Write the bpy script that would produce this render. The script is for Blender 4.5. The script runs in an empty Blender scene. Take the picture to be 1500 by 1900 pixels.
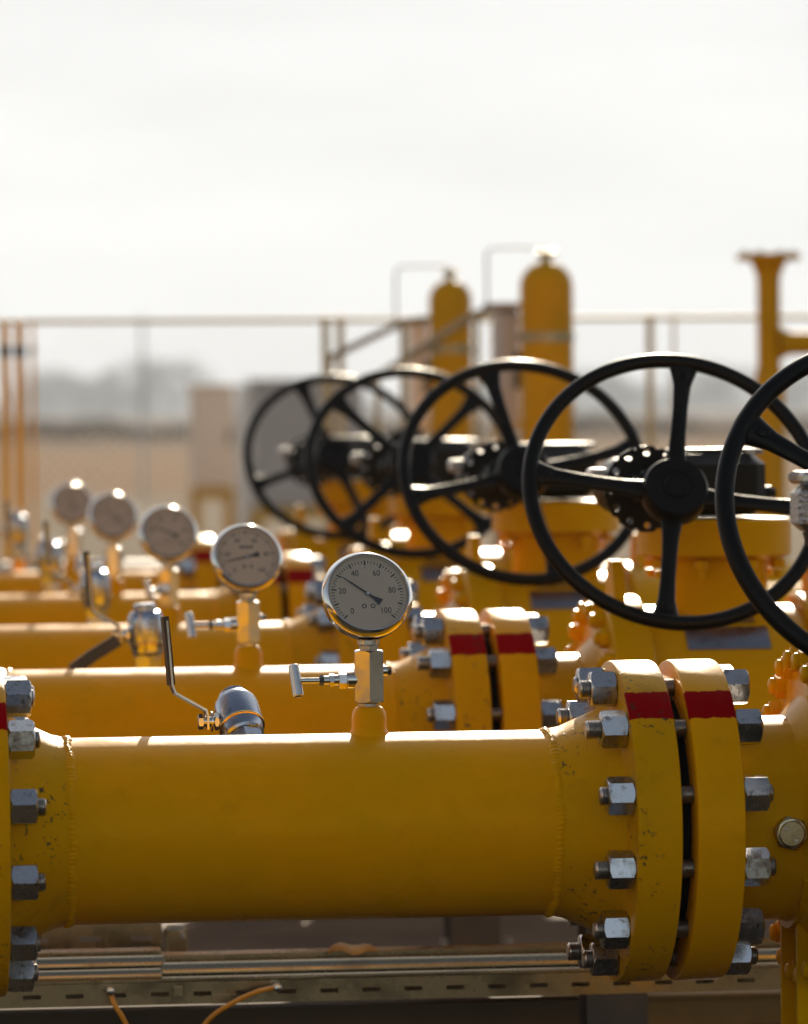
import bpy, math, random
from mathutils import Vector, Matrix
R = math.radians
PI = math.pi
random.seed(7)
scene = bpy.context.scene
C = scene.collection

# ------------------------------------------------------------------ camera
FPX = 8800.0                       # focal length in photo pixels (1500 x 1900)
TH = math.atan(1130/FPX)           # yaw to the right of +Y
PH = math.atan(185/FPX)            # pitch down
ROLL = R(0.5)
CAMZ = 1.0
cam_d = bpy.data.cameras.new('camera'); cam = bpy.data.objects.new('camera', cam_d); C.objects.link(cam)
cam_d.sensor_fit = 'VERTICAL'; cam_d.sensor_height = 36; cam_d.lens = 36*FPX/1900
cam_d.clip_start = 0.1; cam_d.clip_end = 20000
cam_d.dof.use_dof = True; cam_d.dof.focus_distance = 5.72; cam_d.dof.aperture_fstop = cam_d.lens/28.0; cam_d.dof.aperture_ratio = 1.0
fw = Vector((math.sin(TH)*math.cos(PH), math.cos(TH)*math.cos(PH), -math.sin(PH)))
rt0 = Vector((math.cos(TH), -math.sin(TH), 0)); up0 = rt0.cross(fw)
rt = rt0*math.cos(ROLL) - up0*math.sin(ROLL) if False else rt0*math.cos(ROLL) - up0*math.sin(ROLL)
up = up0*math.cos(ROLL) + rt0*math.sin(ROLL)
m3 = Matrix((rt, up, -fw)).transposed()
cam.matrix_world = Matrix.Translation((0, 0, CAMZ)) @ m3.to_4x4()
scene.camera = cam
CX, CY = 750, 950
def at(px, py, Y):
    """the place a photo pixel shows, on the plane at distance Y"""
    d = fw + rt*((px-CX)/FPX) + up*((CY-py)/FPX)
    t = Y/d.y
    return Vector((0, 0, CAMZ)) + d*t
def ppm(Y): return FPX/(Y*1.01)     # photo pixels per metre

# ------------------------------------------------------------------ mesh helpers
def frame(a):
    a = Vector(a).normalized()
    t = Vector((0, 0, 1)) if abs(a.z) < .9 else Vector((0, 1, 0))
    u = t.cross(a).normalized(); v = a.cross(u)
    return a, u, v
class MB:
    def __init__(s): s.v = []; s.f = []
    def ring(s, o, u, v, r, n, ph=0):
        b = len(s.v)
        for i in range(n):
            t = 2*PI*i/n + ph
            s.v.append(o + u*(r*math.cos(t)) + v*(r*math.sin(t)))
        return b
    def bridge(s, a, b, n):
        for i in range(n):
            j = (i+1) % n
            s.f.append((a+i, a+j, b+j, b+i))
    def lathe(s, o, a, prof, n=48, caps=(True, True)):
        o = Vector(o); a, u, v = frame(a); prev = None; first = None
        for (r, t) in prof:
            b = s.ring(o + a*t, u, v, max(r, 1e-5), n)
            if prev is not None: s.bridge(prev, b, n)
            else: first = b
            prev = b
        if caps[0]: s.f.append(tuple(first+n-1-i for i in range(n)))
        if caps[1]: s.f.append(tuple(prev+i for i in range(n)))
        return s
    def cyl(s, p, q, r, r2=None, n=24, ch=0):
        p, q = Vector(p), Vector(q); L = (q-p).length; r2 = r if r2 is None else r2
        pr = [(r-ch, 0), (r, ch), (r2, L-ch), (r2-ch, L)] if ch else [(r, 0), (r2, L)]
        return s.lathe(p, q-p, pr, n)
    def hexa(s, o, a, af, L, ph=0, n=48, both=True):
        o = Vector(o); a, u, v = frame(a); rad = af/2; rc = rad*1.0
        prev = None
        for k in range(4):
            b = len(s.v)
            for i in range(n):
                t = 2*PI*i/n
                tt = ((t + PI/6) % (PI/3)) - PI/6
                r = rad/math.cos(tt); dz = max(0, r-rc)*.80
                if k == 0: rr, z = min(r, rc)*.96, 0
                elif k == 1: rr, z = r, dz + af*.012
                elif k == 2: rr, z = r, L - dz - af*.012
                else: rr, z = min(r, rc)*.96, L
                c, sn = math.cos(t+ph), math.sin(t+ph)
                s.v.append(o + a*z + u*(rr*c) + v*(rr*sn))
            if prev is not None: s.bridge(prev, b, n)
            else: s.f.append(tuple(b+n-1-i for i in range(n)))
            prev = b
        s.f.append(tuple(prev+i for i in range(n)))
        return s
    def box(s, c, d, M=None, ch=0.0):
        c = Vector(c); hx, hy, hz = d[0]/2, d[1]/2, d[2]/2
        M = M or Matrix.Identity(3)
        if ch <= 0:
            b = len(s.v)
            for z in (-1, 1):
                for x, y in ((-1, -1), (1, -1), (1, 1), (-1, 1)): s.v.append(c + M @ Vector((x*hx, y*hy, z*hz)))
            s.f += [(b+3, b+2, b+1, b), (b+4, b+5, b+6, b+7)] + [(b+i, b+(i+1) % 4, b+4+(i+1) % 4, b+4+i) for i in range(4)]
            return s
        rings = []
        for z, sh in ((-hz, ch), (-hz+ch, 0), (hz-ch, 0), (hz, ch)):
            b = len(s.v); k = 0
            ax, ay = hx-sh, hy-sh
            for sx, sy in ((-1, -1), (1, -1), (1, 1), (-1, 1)):
                p1 = (sx*(ax-ch), sy*ay); p2 = (sx*ax, sy*(ay-ch))
                pr = (p2, p1) if sx*sy > 0 else (p1, p2)
                for p in pr: s.v.append(c + M @ Vector((p[0], p[1], z))); k += 1
            rings.append(b)
        for a_, b_ in zip(rings, rings[1:]): s.bridge(a_, b_, 8)
        s.f.append(tuple(rings[0]+7-i for i in range(8))); s.f.append(tuple(rings[-1]+i for i in range(8)))
        return s
    def tube(s, pts, r, n=12, caps=True, flat=1.0, up=(0, 0, 1)):
        pts = [Vector(p) for p in pts]; N = len(pts); prev = None; u = None
        for i, p in enumerate(pts):
            t = (pts[min(i+1, N-1)] - pts[max(i-1, 0)]).normalized()
            if u is None:
                g = Vector(up)
                if abs(t.dot(g)) > .95: g = Vector((1, 0, 0))
                u = (g - t*g.dot(t)).normalized()
            else: u = (u - t*u.dot(t)).normalized()
            v = t.cross(u); rr = r[i] if isinstance(r, (list, tuple)) else r
            b = len(s.v)
            for k in range(n):
                a = 2*PI*k/n; s.v.append(p + u*(rr*flat*math.cos(a)) + v*(rr*math.sin(a)))
            if prev is not None: s.bridge(prev, b, n)
            elif caps: s.f.append(tuple(b+n-1-k for k in range(n)))
            prev = b
        if caps: s.f.append(tuple(prev+k for k in range(n)))
        return s
    def torus(s, o, a, R_, r, n=96, m=16):
        o = Vector(o); a, u, v = frame(a); b0 = len(s.v)
        for i in range(n):
            t = 2*PI*i/n; d = u*math.cos(t)+v*math.sin(t)
            for j in range(m):
                w = 2*PI*j/m; s.v.append(o + d*(R_+r*math.cos(w)) + a*(r*math.sin(w)))
        for i in range(n):
            for j in range(m):
                i2, j2 = (i+1) % n, (j+1) % m
                s.f.append((b0+i*m+j, b0+i2*m+j, b0+i2*m+j2, b0+i*m+j2))
        return s
    def strip(s, pts, w, th, wdir):
        """a flat bar along pts, w wide along wdir, th thick"""
        wdir = Vector(wdir).normalized(); prev = None; pts = [Vector(p) for p in pts]
        for i, p in enumerate(pts):
            t = (pts[min(i+1, len(pts)-1)]-pts[max(i-1, 0)]).normalized(); nn = t.cross(wdir).normalized(); b = len(s.v)
            for x, y in ((-1, -1), (1, -1), (1, 1), (-1, 1)): s.v.append(p + wdir*(x*w/2) + nn*(y*th/2))
            if prev is None: s.f.append((b+3, b+2, b+1, b))
            else: s.bridge(prev, b, 4)
            prev = b
        s.f.append((prev, prev+1, prev+2, prev+3))
        return s
    def sheet(s, x0, x1, y0, y1, z):
        b = len(s.v); s.v += [Vector((x0, y0, z)), Vector((x1, y0, z)), Vector((x1, y1, z)), Vector((x0, y1, z))]; s.f.append((b, b+1, b+2, b+3)); return s
    def build(s, name, mat, parent=None, loc=None, smooth=32):
        me = bpy.data.meshes.new(name)
        o3 = Vector(loc) if loc is not None else Vector((0, 0, 0))
        me.from_pydata([tuple(v-o3) for v in s.v], [], s.f); me.update()
        import bmesh
        bm = bmesh.new(); bm.from_mesh(me); bmesh.ops.recalc_face_normals(bm, faces=bm.faces); bm.to_mesh(me); bm.free()
        if smooth:
            me.polygons.foreach_set('use_smooth', [True]*len(me.polygons))
            me.set_sharp_from_angle(angle=R(smooth))
        for m in (mat if isinstance(mat, (list, tuple)) else [mat]): me.materials.append(m)
        o = bpy.data.objects.new(name, me); C.objects.link(o); o.location = o3
        if parent: o.parent = parent
        return o
def tag(o, label=None, cat=None, group=None, kind=None):
    for k, v in (('label', label), ('category', cat), ('group', group), ('kind', kind)):
        if v: o[k] = v
    return o
def thing(name, label, cat, loc=(0, 0, 0), group=None):
    o = bpy.data.objects.new(name, None); C.objects.link(o); o.location = loc; o.empty_display_size = .1
    return tag(o, label, cat, group)
def dup(root, loc, label):
    """a copy of a thing with copies of its parts and sub-parts"""
    r = root.copy(); C.objects.link(r); r.location = loc; r['label'] = label
    parts = {}
    for ch in list(root.children):
        c = ch.copy(); C.objects.link(c); c.parent = r; parts.setdefault(ch.name.split('.')[0], []).append(c)
        for g in list(ch.children):
            d = g.copy(); C.objects.link(d); d.parent = c
            for h in list(g.children):
                e = h.copy(); C.objects.link(e); e.parent = d
    return r, parts

# ------------------------------------------------------------------ materials
class NT:
    def __init__(s, name):
        s.m = bpy.data.materials.new(name); s.m.use_nodes = True; s.n = s.m.node_tree.nodes; s.l = s.m.node_tree.links
        s.b = s.n['Principled BSDF']
        tc = s.n.new('ShaderNodeTexCoord'); oi = s.n.new('ShaderNodeObjectInfo')
        sc = s.n.new('ShaderNodeMath'); sc.operation = 'MULTIPLY'; sc.inputs[1].default_value = 37.0; s.l.new(oi.outputs['Random'], sc.inputs[0])
        ad = s.n.new('ShaderNodeVectorMath'); ad.operation = 'ADD'; s.l.new(tc.outputs['Object'], ad.inputs[0]); s.l.new(sc.outputs[0], ad.inputs[1])
        s.co = ad.outputs[0]; s.obj = tc.outputs['Object']
    def put(s, x, sock):
        if hasattr(x, 'links') or isinstance(x, bpy.types.NodeSocket): s.l.new(x, sock)
        else: sock.default_value = x
    def noise(s, scale, detail=4, rough=.55, vec=None, stretch=None):
        n = s.n.new('ShaderNodeTexNoise'); n.inputs['Scale'].default_value = scale; n.inputs['Detail'].default_value = detail; n.inputs['Roughness'].default_value = rough
        v = vec or s.co
        if stretch:
            mp = s.n.new('ShaderNodeMapping'); mp.inputs['Scale'].default_value = stretch; s.l.new(v, mp.inputs['Vector']); v = mp.outputs[0]
        s.l.new(v, n.inputs['Vector']); return n.outputs['Fac']
    def voro(s, scale, vec=None):
        n = s.n.new('ShaderNodeTexVoronoi'); n.inputs['Scale'].default_value = scale; s.l.new(vec or s.co, n.inputs['Vector']); return n
    def ramp(s, x, a, b, lo=0., hi=1.):
        n = s.n.new('ShaderNodeMapRange'); n.interpolation_type = 'SMOOTHSTEP'
        n.inputs[1].default_value = a; n.inputs[2].default_value = b; n.inputs[3].default_value = lo; n.inputs[4].default_value = hi
        s.l.new(x, n.inputs[0]); return n.outputs[0]
    def math(s, op, a, b=0.):
        n = s.n.new('ShaderNodeMath'); n.operation = op; s.put(a, n.inputs[0]); s.put(b, n.inputs[1]); return n.outputs[0]
    def mix(s, f, a, b):
        n = s.n.new('ShaderNodeMix'); n.data_type = 'RGBA'
        s.put(f, n.inputs[0]); s.put(a if not isinstance(a, tuple) else (*a[:3], 1), n.inputs[6]); s.put(b if not isinstance(b, tuple) else (*b[:3], 1), n.inputs[7]); return n.outputs[2]
    def bump(s, h, strength=.2, dist=.001):
        n = s.n.new('ShaderNodeBump'); n.inputs['Strength'].default_value = strength; n.inputs['Distance'].default_value = dist
        s.l.new(h, n.inputs['Height']); s.l.new(n.outputs[0], s.b.inputs['Normal'])
    def set(s, **k):
        for a, v in k.items():
            sock = s.b.inputs[a.replace('_', ' ')]
            if isinstance(v, tuple): v = (*v[:3], 1)
            s.put(v, sock)
        return s

def paint(name, c1, c2, chips=0.0, dirt=.15, band=False, rough=.3):
    t = NT(name)
    col = t.mix(t.ramp(t.noise(4, 4), .36, .62), c1, c2); col = t.mix(t.ramp(t.noise(55, 5, .6, stretch=(.25, 1, 1)), .3, .8, 0, .22), col, tuple(k*.78 for k in c2))
    col = t.mix(t.ramp(t.noise(22, 5, .65), .52, .80, 0, dirt), col, (.10, .06, .015))
    specks = t.math('MULTIPLY', t.ramp(t.noise(150, 4, .6), .735, .76), t.ramp(t.noise(9, 2), .5, .58))
    col = t.mix(t.math('MULTIPLY', specks, .8), col, (.03, .02, .012))
    cw, sp = .0, .22
    t.b.inputs['Specular Tint'].default_value = (1.0, .66, .06, 1)  # golden reflections are put into the paint by a yellow specular tint
    if band:
        sep = t.n.new('ShaderNodeSeparateXYZ'); t.l.new(t.obj, sep.inputs[0])
        y, z = sep.outputs['Y'], sep.outputs['Z']
        ang = t.math('ARCTAN2', z, t.math('MULTIPLY', y, -1.))
        wob = t.math('MULTIPLY', t.math('SUBTRACT', t.noise(80, 4, .6), .5), .06)
        ang = t.math('ADD', ang, wob)
        rr = t.math('SQRT', t.math('ADD', t.math('MULTIPLY', y, y), t.math('MULTIPLY', z, z)))
        msk = t.math('MULTIPLY', t.math('GREATER_THAN', ang, R(43)), t.math('LESS_THAN', ang, R(56.5)))
        msk = t.math('MULTIPLY', msk, t.math('GREATER_THAN', rr, .1868))
        col = t.mix(msk, col, (.27, .0005, .003))
        cw = t.math('MULTIPLY', t.math('SUBTRACT', 1., msk), .0); sp = t.math('ADD', t.math('MULTIPLY', t.math('SUBTRACT', 1., msk), .18), .02)
    if chips:
        f = t.noise(125, 5, .62); g = t.ramp(t.noise(9, 2), .45, .62)
        cm = t.math('MULTIPLY', t.ramp(f, .595, .62), g)
        col = t.mix(cm, col, t.mix(t.noise(90), (.025, .016, .01), (.09, .065, .045)))
        t.bump(t.math('SUBTRACT', t.noise(160, 2), t.math('MULTIPLY', cm, 1.2)), .25, .0006)
    else:
        t.bump(t.math('ADD', t.noise(150, 2), t.math('MULTIPLY', t.noise(18, 3), 2.)), .16, .0006)
    t.set(Base_Color=col, Roughness=t.ramp(t.noise(14, 4), .3, .75, rough-.07, rough+.07), Coat_Weight=cw, Coat_Roughness=.13)
    t.put(sp, t.b.inputs['Specular IOR Level'])
    return t.m
def metal(name, col, rough, var=.1, dark=.5, scale=60, stretch=None, rust=0):
    t = NT(name)
    n = t.noise(scale, 5, .65, stretch=stretch)
    bc = t.mix(t.ramp(n, .5, .78), col, tuple(c*dark for c in col))
    if rust: bc = t.mix(t.math('MULTIPLY', t.ramp(t.noise(scale*1.7, 5, .7), .56, .68), rust), bc, (.10, .055, .028))
    t.set(Base_Color=bc, Metallic=1.0, Roughness=t.ramp(n, .3, .75, max(.03, rough-var/2), rough+var))
    t.bump(t.noise(scale*4, 2), .06, .0004)
    return t.m
def plain(name, c1, c2=None, rough=.5, scale=8, bump=0, metallic=0.0, spec=.5):
    t = NT(name); c2 = c2 or tuple(c*.75 for c in c1)
    t.set(Base_Color=t.mix(t.ramp(t.noise(scale, 5), .35, .68), c1, c2), Roughness=rough, Metallic=metallic)
    t.b.inputs['Specular IOR Level'].default_value = spec
    if bump: t.bump(t.noise(scale*6, 4), bump, .004)
    return t.m

M = {}
YO = (.78, .325, .0001); YO2 = (.72, .31, .0001); OL = (.68, .31, .0001); OL2 = (.58, .28, .0002)
M['pipe'] = paint('pipe_paint', YO, (.68, .315, .0001), dirt=.10)
M['flange_old'] = paint('worn_flange_paint', OL, OL2, chips=1.0, dirt=.35, band=True, rough=.36)
M['flange_new'] = paint('clean_flange_paint', (.75, .325, .0001), (.70, .31, .0001), chips=.0, dirt=.12, band=True)
M['valve'] = paint('valve_paint', (.68, .335, .0002), (.60, .305, .0002), chips=.0, dirt=.12, rough=.27)
M['far_yellow'] = plain('far_yellow_paint', (.58, .285, .0003), (.50, .255, .0004), .4, spec=.1)
M['nut'] = metal('zinc_nut', (.50, .51, .53), .22, .16, .5, 55, rust=.75)
M['thread'] = metal('stud_thread', (.50, .47, .44), .30, .12, .5, 60)
M['stainless'] = metal('stainless', (.56, .555, .54), .2, .08, .75, 30)
M['chrome'] = metal('bezel_steel', (.74, .73, .71), .11, .04, .85, 20)
M['galv'] = metal('galvanized', (.30, .255, .175), .26, .14, .6, 14)
M['brass'] = metal('brass', (.60, .42, .16), .25, .08, .7, 30)
def black():
    t = NT('black_enamel')
    t.set(Base_Color=t.mix(t.ramp(t.noise(9, 4), .4, .7), (.004, .0038, .0035), (.007, .006, .005)), Roughness=t.ramp(t.noise(40, 4), .3, .7, .3, .42))
    t.b.inputs['Specular IOR Level'].default_value = .15; t.bump(t.noise(130, 4), .35, .001); return t.m
M['black'] = black()
M['grip'] = plain('black_vinyl_grip', (.007, .006, .006), (.012, .01, .009), .45, 30)
M['rubber'] = plain('dark_gasket', (.006, .005, .005), None, .8, 30, spec=.1)
M['dial'] = plain('dial_face', (.64, .51, .38), (.60, .475, .35), .5, 12, spec=.15)
M['ink'] = plain('dial_ink', (.012, .012, .012), None, .5)
M['cast'] = None
def cast():
    t = NT('cast_aluminium'); v = t.voro(260); t.set(Base_Color=(.42, .41, .40), Metallic=1., Roughness=.38)
    t.bump(v.outputs['Distance'], .9, .002); return t.m
M['cast'] = cast()
def lens_glass():
    t = NT('gauge_glass'); n = t.n; tr = n.new('ShaderNodeBsdfTransparent'); gl = n.new('ShaderNodeBsdfGlossy'); gl.inputs['Roughness'].default_value = .03
    fr = n.new('ShaderNodeFresnel'); fr.inputs[0].default_value = 1.45; mx = n.new('ShaderNodeMixShader')
    t.l.new(fr.outputs[0], mx.inputs[0]); t.l.new(tr.outputs[0], mx.inputs[1]); t.l.new(gl.outputs[0], mx.inputs[2]); t.l.new(mx.outputs[0], n['Material Output'].inputs['Surface']); return t.m
M['glass'] = lens_glass()
M['plate'] = metal('name_plate', (.27, .28, .31), .3, .15, .35, 25)
M['cable'] = plain('yellow_cable', (.62, .30, .02), (.5, .24, .02), .4)
M['grey'] = plain('grey_cabinet_paint', (.47, .41, .385), (.43, .375, .35), .5, 3)
M['pale'] = plain('pale_cabinet_paint', (.86, .68, .53), (.80, .62, .48), .5, 3)
M['white'] = plain('white_paint', (.75, .74, .72), None, .45, 3)
M['fence'] = plain('fence_paint', (.50, .42, .26), (.42, .35, .2), .5, 3)
M['post'] = plain('fence_post_yellow', (.74, .36, .02), (.66, .32, .02), .45, 3)
M['wire'] = metal('fence_wire', (.5, .5, .48), .4)
M['dullpipe'] = plain('bare_pipe_primer', (.40, .34, .26), (.3, .25, .19), .5, 4)
M['steel_dark'] = plain('dark_steel', (.05, .045, .04), (.08, .06, .045), .5, 10)
M['bark'] = plain('bark', (.08, .06, .045), None, .9, 5, .4)
M['leaf'] = plain('leaf', (.045, .062, .03), (.075, .085, .035), .6, 1.2, spec=.3)
M['concrete'] = plain('concrete', (.10, .072, .046), (.065, .045, .03), .85, 5, .4, spec=.1)
def gravel():
    t = NT('gravel'); v = t.voro(42, t.obj); n = t.noise(.6, 5, vec=t.obj)
    col = t.mix(v.outputs['Color'], (.075, .052, .032), (.14, .10, .06)); col = t.mix(t.ramp(n, .4, .65, 0, .55), col, (.115, .08, .042))
    t.set(Base_Color=col, Roughness=.95); t.b.inputs['Specular IOR Level'].default_value = .03; t.bump(v.outputs['Distance'], .6, .01); return t.m
def field(nm, a, b, sc):
    t = NT(nm); n = t.noise(sc, 7, .65, vec=t.obj); n2 = t.noise(sc*14, 4, .6, vec=t.obj)
    t.set(Base_Color=t.mix(t.ramp(n2, .3, .7, 0, .5), t.mix(t.ramp(n, .38, .64), a, b), tuple(c*.6 for c in a)), Roughness=1.0); t.b.inputs['Specular IOR Level'].default_value = .02; return t.m
M['gravel'] = gravel()
M['field'] = field('dry_grass_field', (.175, .098, .046), (.145, .085, .04), .05)
M['plough'] = field('ploughed_earth', (.09, .06, .04), (.12, .08, .05), .03)

# ------------------------------------------------------------------ rows
YR = [5.55 + 1.5*i for i in range(5)]
ZA = CAMZ - .378 - .1095               # height of the pipe axis
XG = .669                              # gauge tapping
RP = .1095
nth = ['nearest', 'second', 'third', 'fourth', 'farthest']

# -- pipe with its two weld neck flanges
def flange_profile(x_face, x_back, x_weld, neck=True):
    """profile from the joint face to the weld (t grows from face to weld), radii of a weld neck flange"""
    s = abs(x_back-x_face); e = abs(x_weld-x_face); c = .004
    return [(.100, 0), (.1905-c, 0), (.1895, .0012), (.1905, c), (.1905, s-c), (.1895, s-.0012), (.1905-c, s), (.148, s), (.139, s+.004), (.134, s+.012), (RP+.004, e-.018), (RP+.0005, e-.002), (RP+.0005, e)]
def weld(x, seed):
    rnd = random.Random(seed); mb = MB(); n = 900; m = 11; ph = [rnd.uniform(0, 6.28) for _ in range(6)]
    for i in range(n):
        t = 2*PI*i/n
        w = .0066*(1+.16*math.sin(9*t+ph[0])+.12*math.sin(23*t+ph[1])+.1*math.sin(51*t+ph[2])); off = .0011*math.sin(7*t+ph[3])+.0008*math.sin(17*t+ph[4])
        for j in range(m):
            s = -1+2*j/(m-1)
            rip = math.sin(120*t + 2.4*s*s + 1.1*math.sin(11*t+ph[5]) + .7*math.sin(29*t+ph[2]))
            h = (1-s*s)*(.0024+.0006*rip*(1-.5*s*s)+.0004*math.sin(13*t+ph[3])+.0003*math.sin(37*t+ph[4])) + (0 if abs(s) < 1 else -.002)
            r = RP + h
            mb.v.append(Vector((x+off+w*s, -r*math.cos(t), r*math.sin(t))))
    for i in range(n):
        k = (i+1) % n
        for j in range(m-1): mb.f.append((i*m+j, i*m+j+1, k*m+j+1, k*m+j))
    return mb
def stud(xa, xb, ang, parent, rad=.165):
    """threaded stud through a joint from flange back xa to flange back xb, a nut at each end"""
    y, z = -rad*math.cos(ang), rad*math.sin(ang)
    rnd = random.Random(int(ang*1000)+int(xa*977)); e0 = .031+.007+rnd.uniform(-.004, .012); e1 = .031+.005+rnd.uniform(-.003, .006)
    x0, x1 = xa-e0, xb+e1; prof = [(.0085, 0), (.0108, .002)]; k = 0; x = .003; L = x1-x0
    while x < L-.003:
        prof += [(.0113, x), (.0098, x+.0011)]; x += .0022
    prof += [(.0108, L-.002), (.0085, L)]
    s = MB().lathe((x0, y, z), (1, 0, 0), prof, 20).build('stud_bolt', M['thread'], parent, loc=(x0, y, z))
    for xs in (xa-.0312, xb+.0002):
        ph = rnd.uniform(-.5, .5)*.7 + PI/6*rnd.choice((0, 1))
        n_ = MB().hexa((xs, y, z), (1, 0, 0), .0390, .031, ph).build('nut', M['nut'], s, loc=(xs, y, z))
        n_.location = Vector((xs, y, z)) - Vector((x0, y, z))
XL_FACE, XL_BACK = .183, .2379          # left joint, the flange on this pipe
XW0, XW1 = .3124, .8783                 # welds
XR_BACK, XR_FACE = .9561, 1.0092        # right joint, the flange on this pipe
XV_FACE, XV_BACK = 1.0262, 1.0831       # right joint, the flange on the valve
gp = thing('gas_pipe', 'nearest and largest yellow gas pipe with silver flange bolts and red marks', 'gas pipe', (XG, YR[0], ZA), 'parallel yellow gas pipes')
def lx(x): return x-XG
pb = MB().lathe((lx(XW0), 0, 0), (1, 0, 0), [(RP-.01, -.001), (RP, 0)] + [(RP, (XW1-XW0)*k/24) for k in range(1, 24)] + [(RP, XW1-XW0), (RP-.01, XW1-XW0+.001)], 160)
pb.build('pipe_body', M['pipe'], gp)
weld(lx(XW0)-.001, 1).build('weld_bead', M['pipe'], gp, smooth=60); weld(lx(XW1)+.001, 2).build('weld_bead', M['pipe'], gp, smooth=60)
MB().lathe((lx(XR_FACE), 0, 0), (-1, 0, 0), flange_profile(XR_FACE, XR_BACK, XW1), 128).build('flange', M['flange_old'], gp)
MB().lathe((lx(XL_FACE), 0, 0), (1, 0, 0), flange_profile(XL_FACE, XL_BACK, XW0), 128).build('flange', M['flange_old'], gp)
# the run of pipe before the left joint
XI = XL_FACE-.014
MB().lathe((lx(XI), 0, 0), (-1, 0, 0), flange_profile(0, .0565, .14), 96).build('inlet_flange', M['flange_new'], gp)
MB().lathe((lx(XI-.141), 0, 0), (-1, 0, 0), [(RP, 0), (RP, .30)], 96).build('inlet_pipe', M['pipe'], gp)
ex = lx(XI-.441); el = [(ex, 0, 0)] + [(ex-.25*math.sin(R(k)), -.25+.25*math.cos(R(k)), 0) for k in range(10, 91, 10)] + [(ex-.25, -.56, 0)] + [(ex-.25, -.56-.16*math.sin(R(k)), .16-.16*math.cos(R(k))) for k in range(10, 91, 10)] + [(ex-.25, -.72, 1.5)]
MB().tube(el, RP, 64).build('reflection_riser', M['pipe'], gp)  # unseen riser, added so the needle valve blocks mirror sunlit yellow
MB().lathe((lx(XI), 0, 0), (1, 0, 0), [(.112, .0005), (.1515, .0005), (.1515, .0135), (.112, .0135)], 64, (False, False)).build('gasket', M['rubber'], gp)
MB().lathe((lx(XR_FACE), 0, 0), (1, 0, 0), [(.112, .0005), (.1515, .0005), (.1515, .0166), (.112, .0166)], 64, (False, False)).build('gasket', M['rubber'], gp)
for k in range(12):
    a = R(15+30*k)
    stud(lx(XR_BACK), lx(XV_BACK), a, gp); stud(lx(XI-.0565), lx(XL_BACK), a, gp)
# tapping boss under the gauge
bz = RP-.006
MB().lathe((0, 0, bz), (0, 0, 1), [(.027, 0), (.0245, .005), (.0215, .009), (.0205, .013), (.0208, .024), (.0195, .031), (.0165, .036), (.0125, .038)], 40).build('tapping_boss', M['pipe'], gp)
pipes = [gp]
pl = ['second yellow gas pipe from the camera, just behind the nearest one', 'third yellow gas pipe from the camera, in the middle of the five',
      'fourth yellow gas pipe from the camera, blurred, second from the back', 'farthest of the five yellow gas pipes, most blurred']
for i in range(1, 5): pipes.append(dup(gp, (XG, YR[i], ZA), pl[i-1])[0])

# -- needle (block) valve on each tapping
nv = thing('needle_valve', 'stainless hexagonal needle valve with tee handle on the nearest pipe', 'needle valve', (XG, YR[0], ZA), 'needle valves under the gauges')
zb = .1425
MB().hexa((0, 0, zb+.003), (0, 0, 1), .0335, .062, R(-3.2)).build('valve_block', M['stainless'], nv)
MB().lathe((0, 0, zb-.010), (0, 0, 1), [(.010, 0), (.010, .005), (.0125, .008), (.0125, .012), (.010, .0135)], 24).build('lower_nipple', M['stainless'], nv)
MB().hexa((0, 0, zb+.0655), (0, 0, 1), .022, .0055, 0).lathe((0, 0, zb+.071), (0, 0, 1), [(.0125, 0), (.0132, .001), (.0132, .006), (.0125, .007)], 28).build('swivel_nut', M['stainless'], nv)
zs = zb+.030
st = MB(); a = (-1, 0, 0)
st.cyl((-.012, 0, zs), (-.026, 0, zs), .0105, ch=.0006); st.hexa((-.026, 0, zs), a, .018, .010, .2); st.cyl((-.036, 0, zs), (-.043, 0, zs), .0065); st.hexa((-.041, 0, zs), a, .014, .006, .3)
st.cyl((-.047, 0, zs), (-.054, 0, zs), .0052); st.cyl((-.054, 0, zs), (-.086, 0, zs), .0034)
st.build('bonnet_stem', M['stainless'], nv)
MB().hexa((-.0535, 0, zs), a, .0115, .005, .1).build('lock_nut', M['grip'], nv)
d = Vector((.12, -.32, -1)).normalized(); c0 = Vector((-.0865, 0, zs))
MB().lathe(c0-d*.0195, d, [(.0055, 0), (.0067, .001), (.0067, .038), (.0056, .039), (.0040, .0388), (.0038, .034), (.0001, .034)], 24).build('tee_handle', M['stainless'], nv, loc=c0)
MB().cyl((.012, 0, zs+.010), (.022, 0, zs+.010), .006).hexa((.022, 0, zs+.010), (1, 0, 0), .0085, .005, .2).build('bleed_screw', M['stainless'], nv)

# -- pressure gauge
def text_mesh(txts):
    """figures laid out flat (x right, y up) as one mesh builder"""
    mb = MB()
    for (t, x, y, h) in txts:
        cu = bpy.data.curves.new('figures', 'FONT'); cu.body = t; cu.size = h*1.4; cu.align_x = 'CENTER'; cu.align_y = 'CENTER'; cu.resolution_u = 3
        o = bpy.data.objects.new('figures', cu); C.objects.link(o)
        dg = bpy.context.evaluated_depsgraph_get(); me = bpy.data.meshes.new_from_object(o.evaluated_get(dg)); b = len(mb.v)
        for v in me.vertices: mb.v.append(Vector((x+v.co.x*.85, y+v.co.y, 0)))
        for p in me.polygons: mb.f.append(tuple(b+i for i in p.vertices))
        bpy.data.objects.remove(o); bpy.data.curves.remove(cu); bpy.data.meshes.remove(me)
    return mb
ZG = .2745; RG = .0545
pg = thing('pressure_gauge', 'nearest round steel pressure gauge with needle pointing near 30', 'pressure gauge', (XG, YR[0], ZA+ZG-RG-.006), 'pressure gauges on the pipes')
head = Matrix.Translation((0, 0, RG+.006)) @ Matrix.Rotation(R(4), 4, 'Z') @ Matrix.Rotation(R(90-25), 4, 'X')   # local z = out of the dial
def hd(mb):
    mb.v = [head @ Vector(v) for v in mb.v]; return mb
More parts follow.
